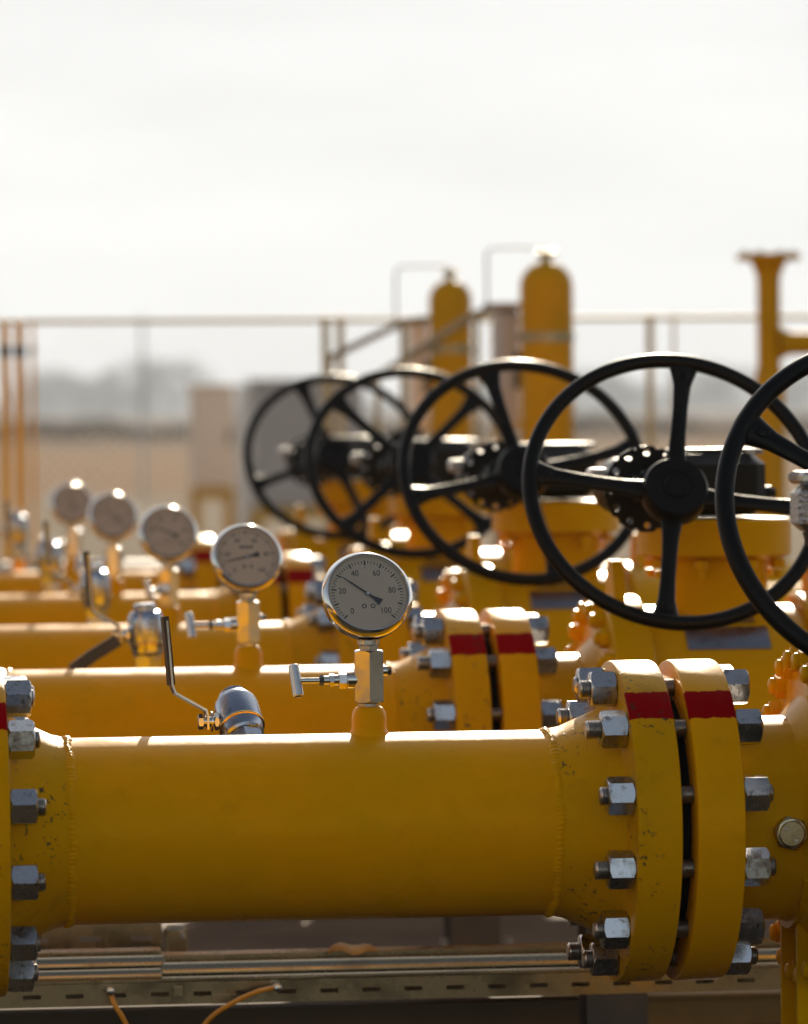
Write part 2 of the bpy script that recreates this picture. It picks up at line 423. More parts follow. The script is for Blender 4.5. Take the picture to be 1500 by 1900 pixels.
hd(MB().lathe((0, 0, -.030), (0, 0, 1), [(.040, 0), (.0485, .002), (.0505, .006), (.0505, .024)], 96)).build('gauge_case', M['chrome'], pg)
hd(MB().lathe((0, 0, -.008), (0, 0, 1), [(.0500, 0), (.0540, .0005), (RG, .0025), (.0545, .0045), (.0535, .0068), (.0516, .0098), (.0500, .0122), (.0490, .0131), (.0481, .0131), (.0476, .0124), (.0474, .006)], 128, (True, False))).build('bezel', M['chrome'], pg)
dl = hd(MB().lathe((0, 0, -.0045), (0, 0, 1), [(.0485, 0), (.0485, .001)], 96)).build('dial', M['dial'], pg)
mk = MB(); zt = -.0031
def tick(val, r0, r1, w):
    an = R(225-2.7*val); dr = Vector((math.cos(an), math.sin(an), 0)); sd = Vector((-dr.y, dr.x, 0)); b = len(mk.v)
    mk.v += [dr*r0-sd*w, dr*r1-sd*w, dr*r1+sd*w, dr*r0+sd*w]; mk.f.append((b, b+1, b+2, b+3))
for v in range(0, 101, 2):
    if v % 10 == 0: tick(v, .0372, .0432, .00085)
    else: tick(v, .0392, .0428, .00042)
fig = text_mesh([(str(v), .0285*math.cos(R(225-2.7*v))*(1.06 if v in (20, 80) else 1), .0300*math.sin(R(225-2.7*v)), (.0078)) for v in (0, 20, 40, 60, 80, 100)] + [('bar', 0, .014, .004)][:0])
b = len(mk.v); mk.v += fig.v; mk.f += [tuple(b+i for i in f) for f in fig.f]
for sx in (-1, 1):                       # the two small rings under the hub
    b = len(mk.v)
    for k in range(16):
        t = 2*PI*k/16
        for r_ in (.0030, .0018): mk.v.append(Vector((sx*.0052+r_*math.cos(t), -.0150+r_*math.sin(t), 0)))
    for k in range(16):
        j = (k+1) % 16; mk.f.append((b+2*k, b+2*j, b+2*j+1, b+2*k+1))
tick(50, .0332, .0348, .0006)
for v in mk.v: v.z = zt
hd(mk).build('dial_marking', M['ink'], dl, smooth=0)
# needle: origin at the hub so that each copy can show its own reading
ndl = MB(); pts = [(-.0010, .004), (-.0008, .022), (-.0002, .0375), (.0002, .0375), (.0008, .022), (.0010, .004), (.0013, -.004), (.0018, -.0085), (.0046, -.0185), (-.0046, -.0185), (-.0018, -.0085), (-.0013, -.004)]
for z in (0, .0006):
    for p in pts: ndl.v.append(Vector((p[0], p[1], z)))
n_ = len(pts); ndl.f += [tuple(range(n_-1, -1, -1)), tuple(range(n_, 2*n_))] + [(i, (i+1) % n_, n_+(i+1) % n_, n_+i) for i in range(n_)]
needle = ndl.build('needle', M['ink'], pg, smooth=0)
def set_needle(o, val): o.matrix_local = head @ Matrix.Translation((0, 0, -.0012)) @ Matrix.Rotation(R(225-2.7*val-90), 4, 'Z')
set_needle(needle, 30.5)
hd(MB().lathe((0, 0, -.002), (0, 0, 1), [(.0028, 0), (.0028, .0022), (.0018, .003)], 20)).build('needle_cap', M['chrome'], pg)
hd(MB().lathe((0, 0, .0030), (0, 0, 1), [(.0484, 0), (.0484, .0015)], 64)).build('glass', M['glass'], pg)
MB().hexa((0, .012, -.0075), (0, 0, 1), .020, .012, 0).build('stem', M['stainless'], pg).location = (0, -.012, 0)

nlab = ['stainless needle valve standing on the second pipe under the needle-left gauge', 'blurred needle valve on the third pipe, under the middle gauge',
        'blurred needle valve on the fourth pipe, under the second farthest gauge', 'most blurred needle valve, on the farthest pipe under the smallest gauge']
glab = ['second nearest pressure gauge, its needle lying almost level to the left', 'middle one of the five pressure gauges, with brass-coloured glints on its rim',
        'blurred pressure gauge second from the back, standing on the fourth pipe', 'farthest and smallest pressure gauge, strongly blurred, on the last pipe']
val = [0, 12, 26, 30, 48]
for i in range(1, 5):
    r, p = dup(nv, (XG, YR[i], ZA), nlab[i-1])
    if i >= 2: r.rotation_euler.z = R((0, 0, 60, -35, 30)[i])
    r, p = dup(pg, (XG, YR[i], ZA+ZG-RG-.006), glab[i-1]); set_needle(p['needle'][0], val[i])
    if i == 1: hd(MB().box((0, .0165, -.0030), (.021, .0026, .0004))).build('maker_mark', M['ink'], p['dial'][0], smooth=0)

# -- gear operated ball valve with handwheel
XS = 1.3775                              # stem of the valve
def vx(x): return x-XS
gv = thing('gear_valve', 'nearest yellow gear valve, its black handwheel cut by the right photo edge', 'valve', (XS, YR[0], ZA), 'gear valves with black handwheels')
prof = [(RP+.0135, vx(XV_BACK)+.012), (.122, vx(XV_BACK)+.04), (.122, -.212), (.146, -.1905), (.205, -.182), (.2095, -.178), (.2095, -.125), (.205, -.12), (.193, -.12), (.193, .12), (.205, .12), (.2095, .125), (.2095, .178), (.205, .182), (.125, .190), (.122, .195), (.122, .30), (RP, .34), (RP, 1.6)]
MB().lathe((0, 0, 0), (1, 0, 0), prof, 128).build('valve_body', M['valve'], gv)
MB().lathe((vx(XV_FACE), 0, 0), (1, 0, 0), flange_profile(XV_FACE, XV_BACK, XV_BACK+.03)[:-3], 128).build('flange', M['flange_new'], gv)
for k in range(24):                      # painted bolts of the body closure
    a = R(7.5+15*k); y, z = -.189*math.cos(a), .189*math.sin(a)
    MB().hexa((-.1975, y, z), (1, 0, 0), .027, .0155, k*.37).lathe((-.1977, y, z), (-1, 0, 0), [(.0105, 0), (.0105, .004), (.0085, .0065), (.004, .008), (.0001, .0083)], 16).build('closure_bolt', M['valve'], gv, loc=(-.2, y, z))
for x in (-.152, .152):
    lg = MB(); o = [(-.045, .19), (-.030, .245), (-.014, .262), (.014, .262), (.030, .245), (.045, .19)]
    for s in (-.009, .009):
        for p in o: lg.v.append(Vector((x+s, p[0], p[1])))
    lg.f += [tuple(range(6)), tuple(range(11, 5, -1))] + [(i, (i+1) % 6, 6+(i+1) % 6, 6+i) for i in range(6)]
    lg.build('lifting_lug', M['valve'], gv)
MB().lathe((0, 0, .17), (0, 0, 1), [(.08, 0), (.08, .082), (.085, .090), (.112, .0975), (.1165, .100), (.1165, .150), (.113, .1535), (.10, .1545)], 72).build('bonnet', M['valve'], gv)
for k in range(8):
    a = R(22.5+45*k); p = Vector((.098*math.cos(a), .098*math.sin(a), .2535))
    MB().hexa((p.x, p.y, .262), (0, 0, -1), .020, .013, k*.4).cyl((p.x, p.y, .247), (p.x, p.y, .235), .0065, n=14).build('bonnet_bolt', M['valve'], gv, loc=p)
def plate(cx, cz, w, h, ang):
    mb = MB(); rr = .1985
    for j in range(2):
        for i in range(9):
            a = R(ang)+(cz+(i/8-.5)*h)/rr
            for x in (-w/2, w/2):
                r2 = rr-.002-.005*j if False else rr-.0045+.0015*j
                mb.v.append(Vector((cx+x, -r2*math.cos(a), r2*math.sin(a))))
    for i in range(8):
        mb.f.append((2*i, 2*i+1, 2*i+3, 2*i+2)); mb.f.append((18+2*i, 18+2*i+2, 18+2*i+3, 18+2*i+1))
        mb.f.append((2*i, 2*i+2, 18+2*i+2, 18+2*i)); mb.f.append((2*i+1, 18+2*i+1, 18+2*i+3, 2*i+3))
    mb.f.append((0, 18, 19, 1)); mb.f.append((16, 17, 35, 34)); return mb
plate(-.005, 0, .125, .050, 50).build('name_plate', M['plate'], gv); plate(-.005, .044, .095, .016, 50).build('name_plate', M['plate'], gv)
# gearbox (black) over the stem; the worm shaft runs towards the camera left of the stem
XWM = 1.2453-XS; ZW = .373; YWH = -.40
gb = MB().box((-.030, .01, .375), (.185, .22, .093), None, .016).build('gearbox', M['black'], gv)
MB().lathe((0, .0, .4205), (0, 0, 1), [(.075, 0), (.075, .006), (.07, .009)], 48).build('gearbox_cover', M['black'], gb)
MB().lathe((XWM, -.27, ZW), (0, 1, 0), [(.030, .0), (.034, .002), (.034, .03), (.043, .045), (.043, .34), (.036, .35)], 48).build('worm_housing', M['black'], gb)
fl = MB(); Rf = .060; nh = 10           # drilled end flange of the worm housing
a0, u0, v0 = frame((0, 1, 0))
def drilled(o, Rf, rb, rh, nh, th):
    """disc with real holes: sectors between inner ring, hole arcs and outer rim"""
    mb = MB(); ns = 12; K = 2*PI/nh
    for y in (0, th):
        for h in range(nh):
            ctr = K*h; b = len(mb.v)
            hc = Vector((rb*math.cos(ctr), rb*math.sin(ctr)))
            bor = []; hole = []
            for k in range(ns):
                t = 2*PI*k/ns + ctr
                hole.append(hc + Vector((rh*math.cos(t), rh*math.sin(t))))
            # border polygon of the sector, sampled in the same order
            for k in range(ns):
                t = 2*PI*k/ns
                c, s = math.cos(t), math.sin(t); m_ = max(abs(c), abs(s)); c, s = c/m_, s/m_
                rad = rb + (Rf-rb)*c if c > 0 else rb + (rb-.022)*c
                bor.append(Vector((rad*math.cos(ctr+s*K/2), rad*math.sin(ctr+s*K/2))))
            for k in range(ns):
                mb.v.append(o+Vector((hole[k].x, y, hole[k].y))); mb.v.append(o+Vector((bor[k].x, y, bor[k].y)))
            for k in range(ns):
                j = (k+1) % ns; mb.f.append((b+2*k, b+2*j, b+2*j+1, b+2*k+1))
    N = nh*ns*2
    for h in range(nh):
        for k in range(ns):
            j = (k+1) % ns; p, q = h*ns*2+2*k, h*ns*2+2*j
            mb.f.append((p, q, N+q, N+p))
            if k in (11, 0, 10, 1) or True:
                c1 = math.cos(2*PI*k/ns); c2 = math.cos(2*PI*j/ns)
                if c1 > .7 and c2 > .7: mb.f.append((p+1, q+1, N+q+1, N+p+1))
    return mb
drilled(Vector((XWM-.017, -.262, ZW)), .063, .053, .0052, 12, .012).build('worm_flange', M['black'], gb, smooth=20)
MB().tube([(XWM, YWH-.005, ZW+.0), (XWM, YWH+.03, ZW-.012), (XWM, YWH+.07, ZW-.010), (XWM, -.27, ZW)], .014, 20).build('worm_shaft', M['stainless'], gb)
MB().box((XWM-.065, -.12, ZW+.018), (.030, .05, .022), None, .004).build('stop_screw_cap', M['cast'], gb)
MB().cyl((.06, -.02, ZW-.012), (.085, -.02, ZW-.012), .011, ch=.002).hexa((.085, -.02, ZW-.012), (1, 0, 0), .014, .006).build('stop_screw', M['black'], gb)
for sx, sy in ((-.10, -.08), (.04, -.08), (.04, .09), (-.10, .09)):
    MB().hexa((sx, sy, .4217), (0, 0, 1), .014, .007).build('cover_bolt', M['stainless'], gb)
# handwheel: rim is the part, spokes and hub its sub-parts; origin on the shaft
hw = MB().torus((0, 0, 0), (0, 1, 0), .2090, .0108, 144, 20).build('handwheel', M['black'], gv)
for k in range(4):
    a = PI/2*k; dr = Vector((math.cos(a), 0, math.sin(a)))
    prf = [(.036, .0165), (.05, .0150), (.07, .0125), (.10, .0112), (.14, .0112), (.172, .0128), (.186, .0165), (.197, .020), (.205, .022)]
    MB().tube([dr*r_ + Vector((0, .004+.010*(1-r_/.21), 0)) for r_, w in prf], [w for r_, w in prf], 16, flat=.52, up=(0, 1, 0)).build('spoke', M['black'], hw, smooth=50)
    rv = dr*.186
    MB().lathe(rv + Vector((0, -.0052, 0)), (0, -1, 0), [(.0075, 0), (.0070, .0022), (.004, .0036), (.0001, .004)], 20).build('spoke_boss', M['black'], hw)
MB().lathe((0, .036, 0), (0, -1, 0), [(.030, 0), (.042, .008), (.0465, .016), (.047, .044), (.044, .050), (.024, .051), (.023, .0490), (.018, .0488), (.017, .052), (.0001, .0525)], 72).build('hub', M['black'], hw)
def set_wheel(o, ang, dz, dx=0): o.matrix_local = Matrix.Translation((XWM+dx, YWH, ZW+dz)) @ Matrix.Rotation(R(-27.5), 4, 'X') @ Matrix.Rotation(-R(ang), 4, 'Y')
set_wheel(hw, 58, 0, -.017)
vlab = ['second gear valve from the camera, its whole black handwheel nearly in focus', 'middle gear valve, its black handwheel overlapping the second one on its left',
        'fourth gear valve back, its black handwheel with spokes set like an X', 'farthest gear valve, its black handwheel in front of the grey cabinet']
for i in range(1, 5):
    r, p = dup(gv, (XS, YR[i], ZA), vlab[i-1]); set_wheel(p['handwheel'][0], (0, -9, 13, 45, 20)[i], (0, 0, .010, .012, .012)[i], (0, -.002, .011, .009, .024)[i])
# hex drain plug on the neck of the nearest valve
pp = at(1465, 1545, YR[0]-.122)
dp = thing('drain_plug', 'silver hexagonal drain plug screwed into the nearest valve neck', 'plug', pp)
MB().cyl((0, .012, 0), (0, -.003, 0), .019, n=28).build('seat_ring', M['valve'], dp)
MB().hexa((0, -.003, 0), (0, -1, 0), .036, .012, .25).lathe((0, -.015, 0), (0, -1, 0), [(.0150, 0), (.014, .0014), (.0001, .0015)], 28).build('plug_head', metal('yellowed_steel', (.42, .35, .22), .26, .1, .55, 40), dp)
for dx, dz in ((-.007, .006), (.005, -.008)): MB().lathe((dx, -.0163, dz), (0, -1, 0), [(.0026, 0), (.002, .0004), (.0001, .0004)], 14).build('punch_mark', M['thread'], dp)

# -- cast aluminium housing at the right edge, in front of the nearest wheel
hp = at(1530, 935, 5.0)
ih = thing('instrument_housing', 'rough cast aluminium housing cut off by the right edge', 'instrument', hp)
MB().box((0, 0, -.004), (.066, .06, .050), None, .009).build('cast_case', M['cast'], ih, smooth=25)
MB().box((0, 0, .0285), (.068, .062, .014), None, .004).build('lid', M['stainless'], ih, smooth=25)
MB().cyl((0, 0, -.028), (0, 0, -.046), .024, .020, ch=.003).build('lower_cover', M['steel_dark'], ih)
MB().cyl((.02, .04, 0), (.30, .04, 0), .010).build('conduit', M['stainless'], ih)
MB().cyl((.30, .04, .014), (.30, .04, -hp.z), .016).build('mounting_post', M['galv'], ih)

# -- lever ball valves behind each pipe
M['plated'] = metal('blued_plating', (.34, .38, .46), .22, .12, .6, 40)
def lever_valve(i, px, py, tilt, label, arm=False):
    Y = YR[i]+.25; p = at(px, py, Y)
    t = thing('lever_valve', label, 'ball valve', p, 'lever ball valves behind the pipes')
    Mx = Matrix.Rotation(R(-11 if tilt else -3), 4, 'Y') @ Matrix.Rotation(R(tilt), 4, 'X'); 
    def L(mb):
        mb.v = [Mx @ Vector(v) for v in mb.v]; return mb
    L(MB().lathe((0, 0, -.030), (0, 0, 1), [(.022, 0), (.0245, .003), (.0245, .012), (.0265, .016), (.0275, .022), (.0275, .054), (.0265, .059), (.0225, .066), (.0180, .0675), (.0178, .0755), (.0150, .0785), (.0100, .079)], 48)).build('valve_body', M['plated'], t)
    L(MB().torus((0, 0, -.012), (0, 0, 1), .0265, .0022, 64, 10)).build('seal_ring', M['brass'], t)
    L(MB().hexa((0, 0, -.052), (0, 0, 1), .040, .022).lathe((0, 0, -.075), (0, 0, 1), [(.0175, 0), (.0195, .002), (.0195, .02)], 32)).build('end_connector', M['plated'], t)
    MB().cyl((-.02, 0, .000), (-.050, 0, .000), .0062).hexa((-.045, 0, 0), (-1, 0, 0), .017, .007).hexa((-.026, 0, 0), (-1, 0, 0), .019, .006).cyl((-.034, 0, 0), (-.036, 0, 0), .0125).build('stem_nut', M['stainless'], t)
    bx = -.041
    MB().strip([(bx, 0, -.010), (bx, 0, .006), (bx-.002, 0, .014), (bx-.040, -.006, .036), (bx-.044, -.006, .046), (bx-.050, -.008, .125)], .014, .0026, (.18, -1, .1)).build('lever', M['stainless'], t)
    MB().strip([(bx-.0440, -.006, .046), (bx-.047, -.007, .085), (bx-.0515, -.008, .130)], .013, .0075, (.18, -1, .1)).build('grip', M['grip'], t)
    if arm: MB().strip([(bx-.004, -.022, -.006), (bx-.045, -.026, -.030), (bx-.076, -.03, -.052)], .020, .006, (.58, 0, -.81)).build('stop_arm', M['grip'], t)
    bot = Mx @ Vector((0, 0, -.07))
    MB().tube([bot, bot+Vector((0, -.0, -.05)), bot+Vector((0, 0, -.10)), bot+Vector((0, -.02, -.135)), bot+Vector((0, -.06, -.15)), bot+Vector((0, -.16, -.152))], .016, 20).build('riser_pipe', M['pipe'], t)
    return t
lever_valve(0, 446, 1338, -50, 'nearest lever ball valve, tilted, peeping over the front pipe, black grip upright')
lever_valve(1, 272, 1178, 0, 'second nearest lever ball valve with a dark flat arm hanging to the left', True)
lever_valve(2, 178, 1096, 0, 'third lever ball valve back, its body reflecting blue sky')
lever_valve(3, 92, 1040, 0, 'fourth lever ball valve back, blurred, near the left photo edge')
lever_valve(4, 32, 985, 0, 'farthest lever ball valve, blurred at the left photo edge')

# -- supports under the valves
def support(i, label):
    t = thing('pipe_support', label, 'pipe support', (1.2164, YR[i], .0), 'steel supports under the pipes')
    h = ZA-.125
    MB().box((0, 0, .006), (.16, .16, .012), None, .002).build('base_plate', M['steel_dark'], t)
    st_ = MB(); st_.box((0, -.045, h/2+.012), (.09, .008, h-.012)); st_.box((0, .045, h/2+.012), (.09, .008, h-.012)); st_.box((0, 0, h/2+.012), (.007, .081, h-.012))
    st_.build('column', M['steel_dark'] if i else M['valve'], t)
    sd = MB(); N = 14
    for k in range(N+1):
        a = R(-150+120*k/N)
        for x in (-.05, .05):
            for r_ in (.124, .132): sd.v.append(Vector((x, r_*math.cos(a), ZA+r_*math.sin(a))))
    for k in range(N):
        b = 4*k
        sd.f += [(b, b+2, b+6, b+4), (b+1, b+5, b+7, b+3), (b, b+4, b+5, b+1), (b+2, b+3, b+7, b+6)]
    sd.f += [(0, 1, 3, 2), (4*N, 4*N+2, 4*N+3, 4*N+1)]
    sd.build('saddle', M['valve'], t)
    for x in (-.06, .06): MB().hexa((x, -.06, .0122), (0, 0, 1), .022, .014).cyl((x, -.06, .026), (x, -.06, .045), .007, n=14).build('anchor_bolt', M['nut'], t)
slab = ['yellow pipe support under the nearest valve at the bottom right corner', 'dark steel column under the second valve, below the slotted cable tray',
        'dark steel support under the third pipe, its foot showing beneath the front pipe', 'dark steel support under the fourth pipe', 'dark steel support under the farthest yellow pipe']
for i in range(5): support(i, slab[i])

# ------------------------------------------------------------------ cable tray and struts beneath
def slot_strip(mb, x0, x1, y, z0, z1, pitch, sw, sh, zc, th=.002):
    """a vertical sheet with real slots"""
    xs = []; x = x0+pitch/2
    while x+sw/2 < x1: xs.append(x); x += pitch
    def q(a, b, c, d_): mb.box(((a+b)/2, y, (c+d_)/2), (b-a, th, d_-c))
    q(x0, x1, z0, zc-sh/2); q(x0, x1, zc+sh/2, z1)
    cur = x0
    for x in xs: q(cur, x-sw/2, zc-sh/2, zc+sh/2); cur = x+sw/2
    q(cur, x1, zc-sh/2, zc+sh/2)
YT = 6.30
pz = at(750, 1834, YT).z; XA = at(-60, 1838, YT).x; XB = at(1462, 1830, YT).x
XM = at(302, 1790, YT).x
ct = thing('cable_tray', 'long galvanized cable tray with dark slots under the nearest pipe', 'cable tray', ((XA+XB)/2, YT, pz))
mb = MB(); slot_strip(mb, XA-(XA+XB)/2, XB-(XA+XB)/2, 0, -.014, .016, .0568, .024, .006, 0)
mb.box((0, .075, -.013), (XB-XA, .148, .002)); mb.box((0, .150, .001), (XB-XA, .002, .032)); mb.build('tray', M['galv'], ct, smooth=0)
mb = MB(); mb.box((0, .006, .0185), (XB-XA, .012, .003)); mb.build('tray_lip', M['galv'], ct, smooth=0)
mb = MB(); mb.box((XM+.09-(XA+XB)/2, -.0025, -.008), (.05, .003, .012)); mb.box((XM+.02-(XA+XB)/2, -.004, .004), (.012, .006, .012)); mb.build('joint_clip', M['galv'], ct)
def conduit(name, pxa, pxb, py, Y, r, label, g='steel conduits lying along the cable tray'):
    a = at(pxa, py+(.007*(750-pxa) if False else 0), Y); b_ = at(pxb, py, Y); z = (a.z+b_.z)/2
    t = MB().lathe((a.x, Y, z), (1, 0, 0), [(r-.001, 0), (r, .001), (r, b_.x-a.x-.001), (r-.001, b_.x-a.x)], 32).build(name, M['galv'], None, loc=(a.x, Y, z))
    tag(t, label, 'conduit', g)
conduit('conduit', 300, 1500, 1790, YT+.06, .0135, 'upper bright steel conduit crossing under the front pipe')
conduit('conduit', 298, 1520, 1812, YT+.02, .0105, 'lower steel conduit lying just above the slotted tray edge')
conduit('conduit', -60, 305, 1793, YT+.07, .0125, 'short bright conduit at the bottom left below the flange nuts')
conduit('conduit', -60, 300, 1814, YT+.02, .010, 'lowest short conduit at the bottom left, by the tray edge')
def rail(pxa, pxb, py, Y, label):
    a, b_ = at(pxa, py, Y), at(pxb, py, Y); L = b_.x-a.x; z = (a.z+b_.z)/2; o = Vector(((a.x+b_.x)/2, Y, z))
    mb = MB(); w = .041; h = .021
    mb.box((0, 0, 0), (L, w, .0025)); mb.box((0, -w/2-.0013, -h/2+.001), (L, .0025, h)); mb.box((0, w/2+.0013, -h/2+.001), (L, .0025, h)); mb.box((0, -w/2+.004, -h+.001), (L, .007, .0025)); mb.box((0, w/2-.004, -h+.001), (L, .007, .0025))
    ob = mb.build('strut_rail', M['galv'], None, smooth=0); ob.location = o; tag(ob, label, 'strut rail', 'galvanized strut rails under the pipe')
rail(300, 1500, 1757, YT+.14, 'galvanized strut rail along the top of the tray, running right to the flange')
rail(-60, 298, 1766, YT+.15, 'short galvanized strut rail at the bottom left beside the flange')
a = at(190, 1742, YT+.45); ob = MB(); slot_strip(ob, -.13, .085, 0, -.022, .022, .075, .03, .007, 0); ob.box((-.0225, .05, .0235), (.215, .10, .002)); ob = ob.build('slotted_plate', M['galv'], None, smooth=0); ob.location = a
tag(ob, 'slotted galvanized tray end standing behind the short rail at lower left', 'tray end')
a = at(328, 1738, YT+.40); tt = thing('junction_block', 'small silver bracket block between the tray end and the long rail', 'bracket', a)
MB().box((0, 0, -.004), (.034, .03, .040), None, .005).build('block', M['galv'], tt); MB().cyl((.006, -.016, .004), (.006, -.022, .004), .006).build('screw', M['nut'], tt)
bm_ = at(500, 1885, YT+.1); XE = at(1075, 1885, YT+.1).x; XS0 = at(-80, 1885, YT+.1).x
ob = MB().box((0, 0, 0), (XE-XS0, .05, .004)).box((0, 0, -.10), (XE-XS0, .05, .004)).box((0, 0, -.05), (XE-XS0, .004, .096)).build('steel_beam', plain('brown_steel', (.07, .042, .018), (.05, .03, .014), .55, 8), None, smooth=0); ob.location = ((XE+XS0)/2, YT+.1, bm_.z+.012)
tag(ob, 'dark brown steel beam running under the slotted cable tray', 'beam')
b0 = at(1010, 1872, 7.5); b1 = at(1560, 1872, 7.5)
ob = MB().box((0, 0, 0), (b1.x-b0.x, .06, .005)).box((0, 0, -.11), (b1.x-b0.x, .06, .005)).box((0, 0, -.055), (b1.x-b0.x, .005, .105)).build('steel_beam', plain('olive_steel', (.16, .10, .02), (.11, .07, .018), .5, 8), None, smooth=0); ob.location = ((b0.x+b1.x)/2, 7.5, b0.z+.02)
tag(ob, 'olive brown steel beam behind the column at the bottom right', 'beam')
# dry leaf caught on the rail
a = at(655, 1768, YT+.10); lf = MB()
for k in range(9):
    u = k/8; w = .016*math.sin(PI*min(1, u*1.02))**.8+.0005
    h_ = .006*math.sin(2.6*u+.4)+.004*math.sin(9*u); lf.v += [Vector((-.034+.068*u, -w*.5, h_-.004)), Vector((-.034+.068*u, 0, h_+.003)), Vector((-.034+.068*u, w*.9, h_+.007*w/.016))]
for k in range(8):
    b = 3*k; lf.f += [(b, b+1, b+4, b+3), (b+1, b+2, b+5, b+4)]
ob = lf.build('dry_leaf', plain('dry_leaf', (.45, .26, .08), (.34, .18, .05), .7, 40)); ob.location = a
sm = ob.modifiers.new('thickness', 'SOLIDIFY'); sm.thickness = .0008
tag(ob, 'dry yellow leaf lying on the long rail under the front pipe', 'leaf')
# thin yellow cables hanging from the tray
def cable(pts, label):
    P = [at(x, y, Y) for x, y, Y in pts]; out = []
    for i in range(len(P)-1):
        p0, p1, p2, p3 = P[max(i-1, 0)], P[i], P[i+1], P[min(i+2, len(P)-1)]
        for k in range(8):
            t = k/8; out.append(.5*((2*p1)+(p2-p0)*t+(2*p0-5*p1+4*p2-p3)*t*t+(3*p1-p0-3*p2+p3)*t**3))
    out.append(P[-1]); o = P[0]
    t = thing('cable', label, 'cable', o, 'thin yellow cables below the tray')
    MB().tube([p-o for p in out], .0034, 10).build('wire', M['cable'], t)
    MB().hexa((0, -.006, 0), (0, -1, 0), .010, .006).cyl((0, .012, 0), (0, -.006, 0), .0055, n=16).build('cable_gland', M['nut'], t)
cable([(205, 1838, YT-.02), (212, 1862, YT-.03), (228, 1888, YT-.03), (250, 1930, YT-.02), (290, 1990, YT)], 'yellow cable dropping straight out of the tray at lower left')
cable([(515, 1832, YT-.02), (478, 1840, YT-.04), (430, 1862, YT-.05), (385, 1895, YT-.04), (345, 1960, YT-.02)], 'yellow cable arching down to the left from under the front pipe')

# ------------------------------------------------------------------ background plant
# unpainted pipe behind the five rows
p6 = MB().lathe((0, 0, 0), (1, 0, 0), [(RP-.01, -2.6), (RP, -2.6), (RP, .75), (RP-.01, .75)], 64).build('bare_pipe', M['dullpipe']); p6.location = (1.0, YR[4]+1.4, ZA-.02)
tag(p6, 'dull unpainted pipe lying behind the farthest yellow pipe', 'pipe')
for x in (-1.0, 1.2):
    t = thing('pipe_stand', 'low steel stand under the %s end of the unpainted pipe' % ('left' if x < 0 else 'right'), 'pipe stand', (x, YR[4]+1.4, 0))
    MB().box((0, 0, (ZA-.13)/2), (.08, .08, ZA-.13)).build('column', M['steel_dark'], t); MB().box((0, 0, .008), (.18, .18, .012)).build('base_plate', M['steel_dark'], t)

def cylinder_tank(px0, px1, pytop, Y, pystrap, label):
    a, b_ = at(px0, pytop, Y), at(px1, pytop, Y); r = (b_.x-a.x)/2*1.05; top = a.z+.003; q = Y/22; o = Vector(((a.x+b_.x)/2, Y, 0))
    t = thing('gas_cylinder', label, 'gas cylinder', o, 'tall yellow gas cylinders')
    pr = [(r*.9, .03), (r, .06), (r, top-r*.95)] + [(r*math.cos(R(k)), top-r*.95+r*.95*math.sin(R(k))) for k in range(10, 81, 10)] + [(r*.14, top)]
    MB().lathe((0, 0, 0), (0, 0, 1), pr, 64).build('tank', M['far_yellow'], t)
    MB().lathe((0, 0, 0), (0, 0, 1), [(r*.95, 0), (r*.95, .06)], 48).build('foot_ring', M['galv'], t)
    zt = at(px0, pystrap, Y).z
    MB().lathe((0, 0, zt-.012), (0, 0, 1), [(r+.001, 0), (r+.004, .001), (r+.004, .023), (r+.001, .024)], 48, (False, False)).build('strap', M['galv'], t)
    MB().cyl((0, 0, top-.005), (0, 0, top+.05*q), r*.22).cyl((-r*.35, 0, top+.035*q), (r*.35, 0, top+.035*q), r*.13).build('cylinder_valve', M['galv'], t)
    L = (px0-(px0-62))/ppm(Y)+r; z = top+.062*q
    MB().tube([(0, 0, top+.045*q), (-.012, 0, z), (-L*.5, .0, z+.002), (-L+.012, 0, z), (-L, 0, z-.016), (-L, 0, z-.30*q)], .003, 10).build('tubing', M['steel_dark'], t)
    return t
cylinder_tank(967, 1060, 487, 12.4, 626, 'taller yellow gas cylinder with domed top and grey strap')
cylinder_tank(798, 873, 521, 13.4, 648, 'smaller yellow gas cylinder behind the middle handwheels')
def cabinet(name, px0, px1, py0, py1, Y, depth, m, label, legs=True, base=None):
    a, b_ = at(px0, py0, Y), at(px1, py1, Y); w = b_.x-a.x; h = a.z-b_.z; o = Vector(((a.x+b_.x)/2, Y+depth/2, 0))
    t = thing(name, label, 'cabinet', o)
    MB().box((0, 0, b_.z+h/2), (w, depth, h), None, .008).build('cabinet_body', m, t)
    MB().box((0, -depth/2-.006, b_.z+h/2), (w*.86, .012, h*.9), None, .003).build('door', m, t)
    MB().box((w*.36, -depth/2-.02, b_.z+h/2), (.02, .016, .10), None, .003).build('handle', M['steel_dark'], t)
    MB().box((0, 0, a.z+.008), (w+.05, depth+.05, .014)).build('rain_cap', m, t)
    if base:
        MB().box((0, 0, b_.z-.04), (w, depth, .075)).build('base_frame', M['far_yellow'], t)
    for sx in (-1, 1):
        for sy in (-1, 1): MB().box((sx*(w/2-.025), sy*(depth/2-.025), (b_.z-.08)/2), (.05, .05, b_.z-.08)).build('leg', M['far_yellow'] if base else M['galv'], t)
cabinet('control_cabinet', 357, 437, 718, 905, 32, .30, M['pale'], 'pale beige cabinet on a yellow frame, left of the grey cabinet', base=True)
cabinet('control_cabinet', 472, 676, 708, 940, 30, .5, M['grey'], 'large grey cabinet seen through the farthest handwheel', base=True)
cabinet('junction_cabinet', 927, 966, 572, 800, 12.45, .12, M['grey'], 'narrow grey panel standing against the taller gas cylinder')
cabinet('junction_cabinet', 764, 797, 598, 800, 13.42, .12, M['pale'], 'narrow pale panel standing against the smaller gas cylinder')
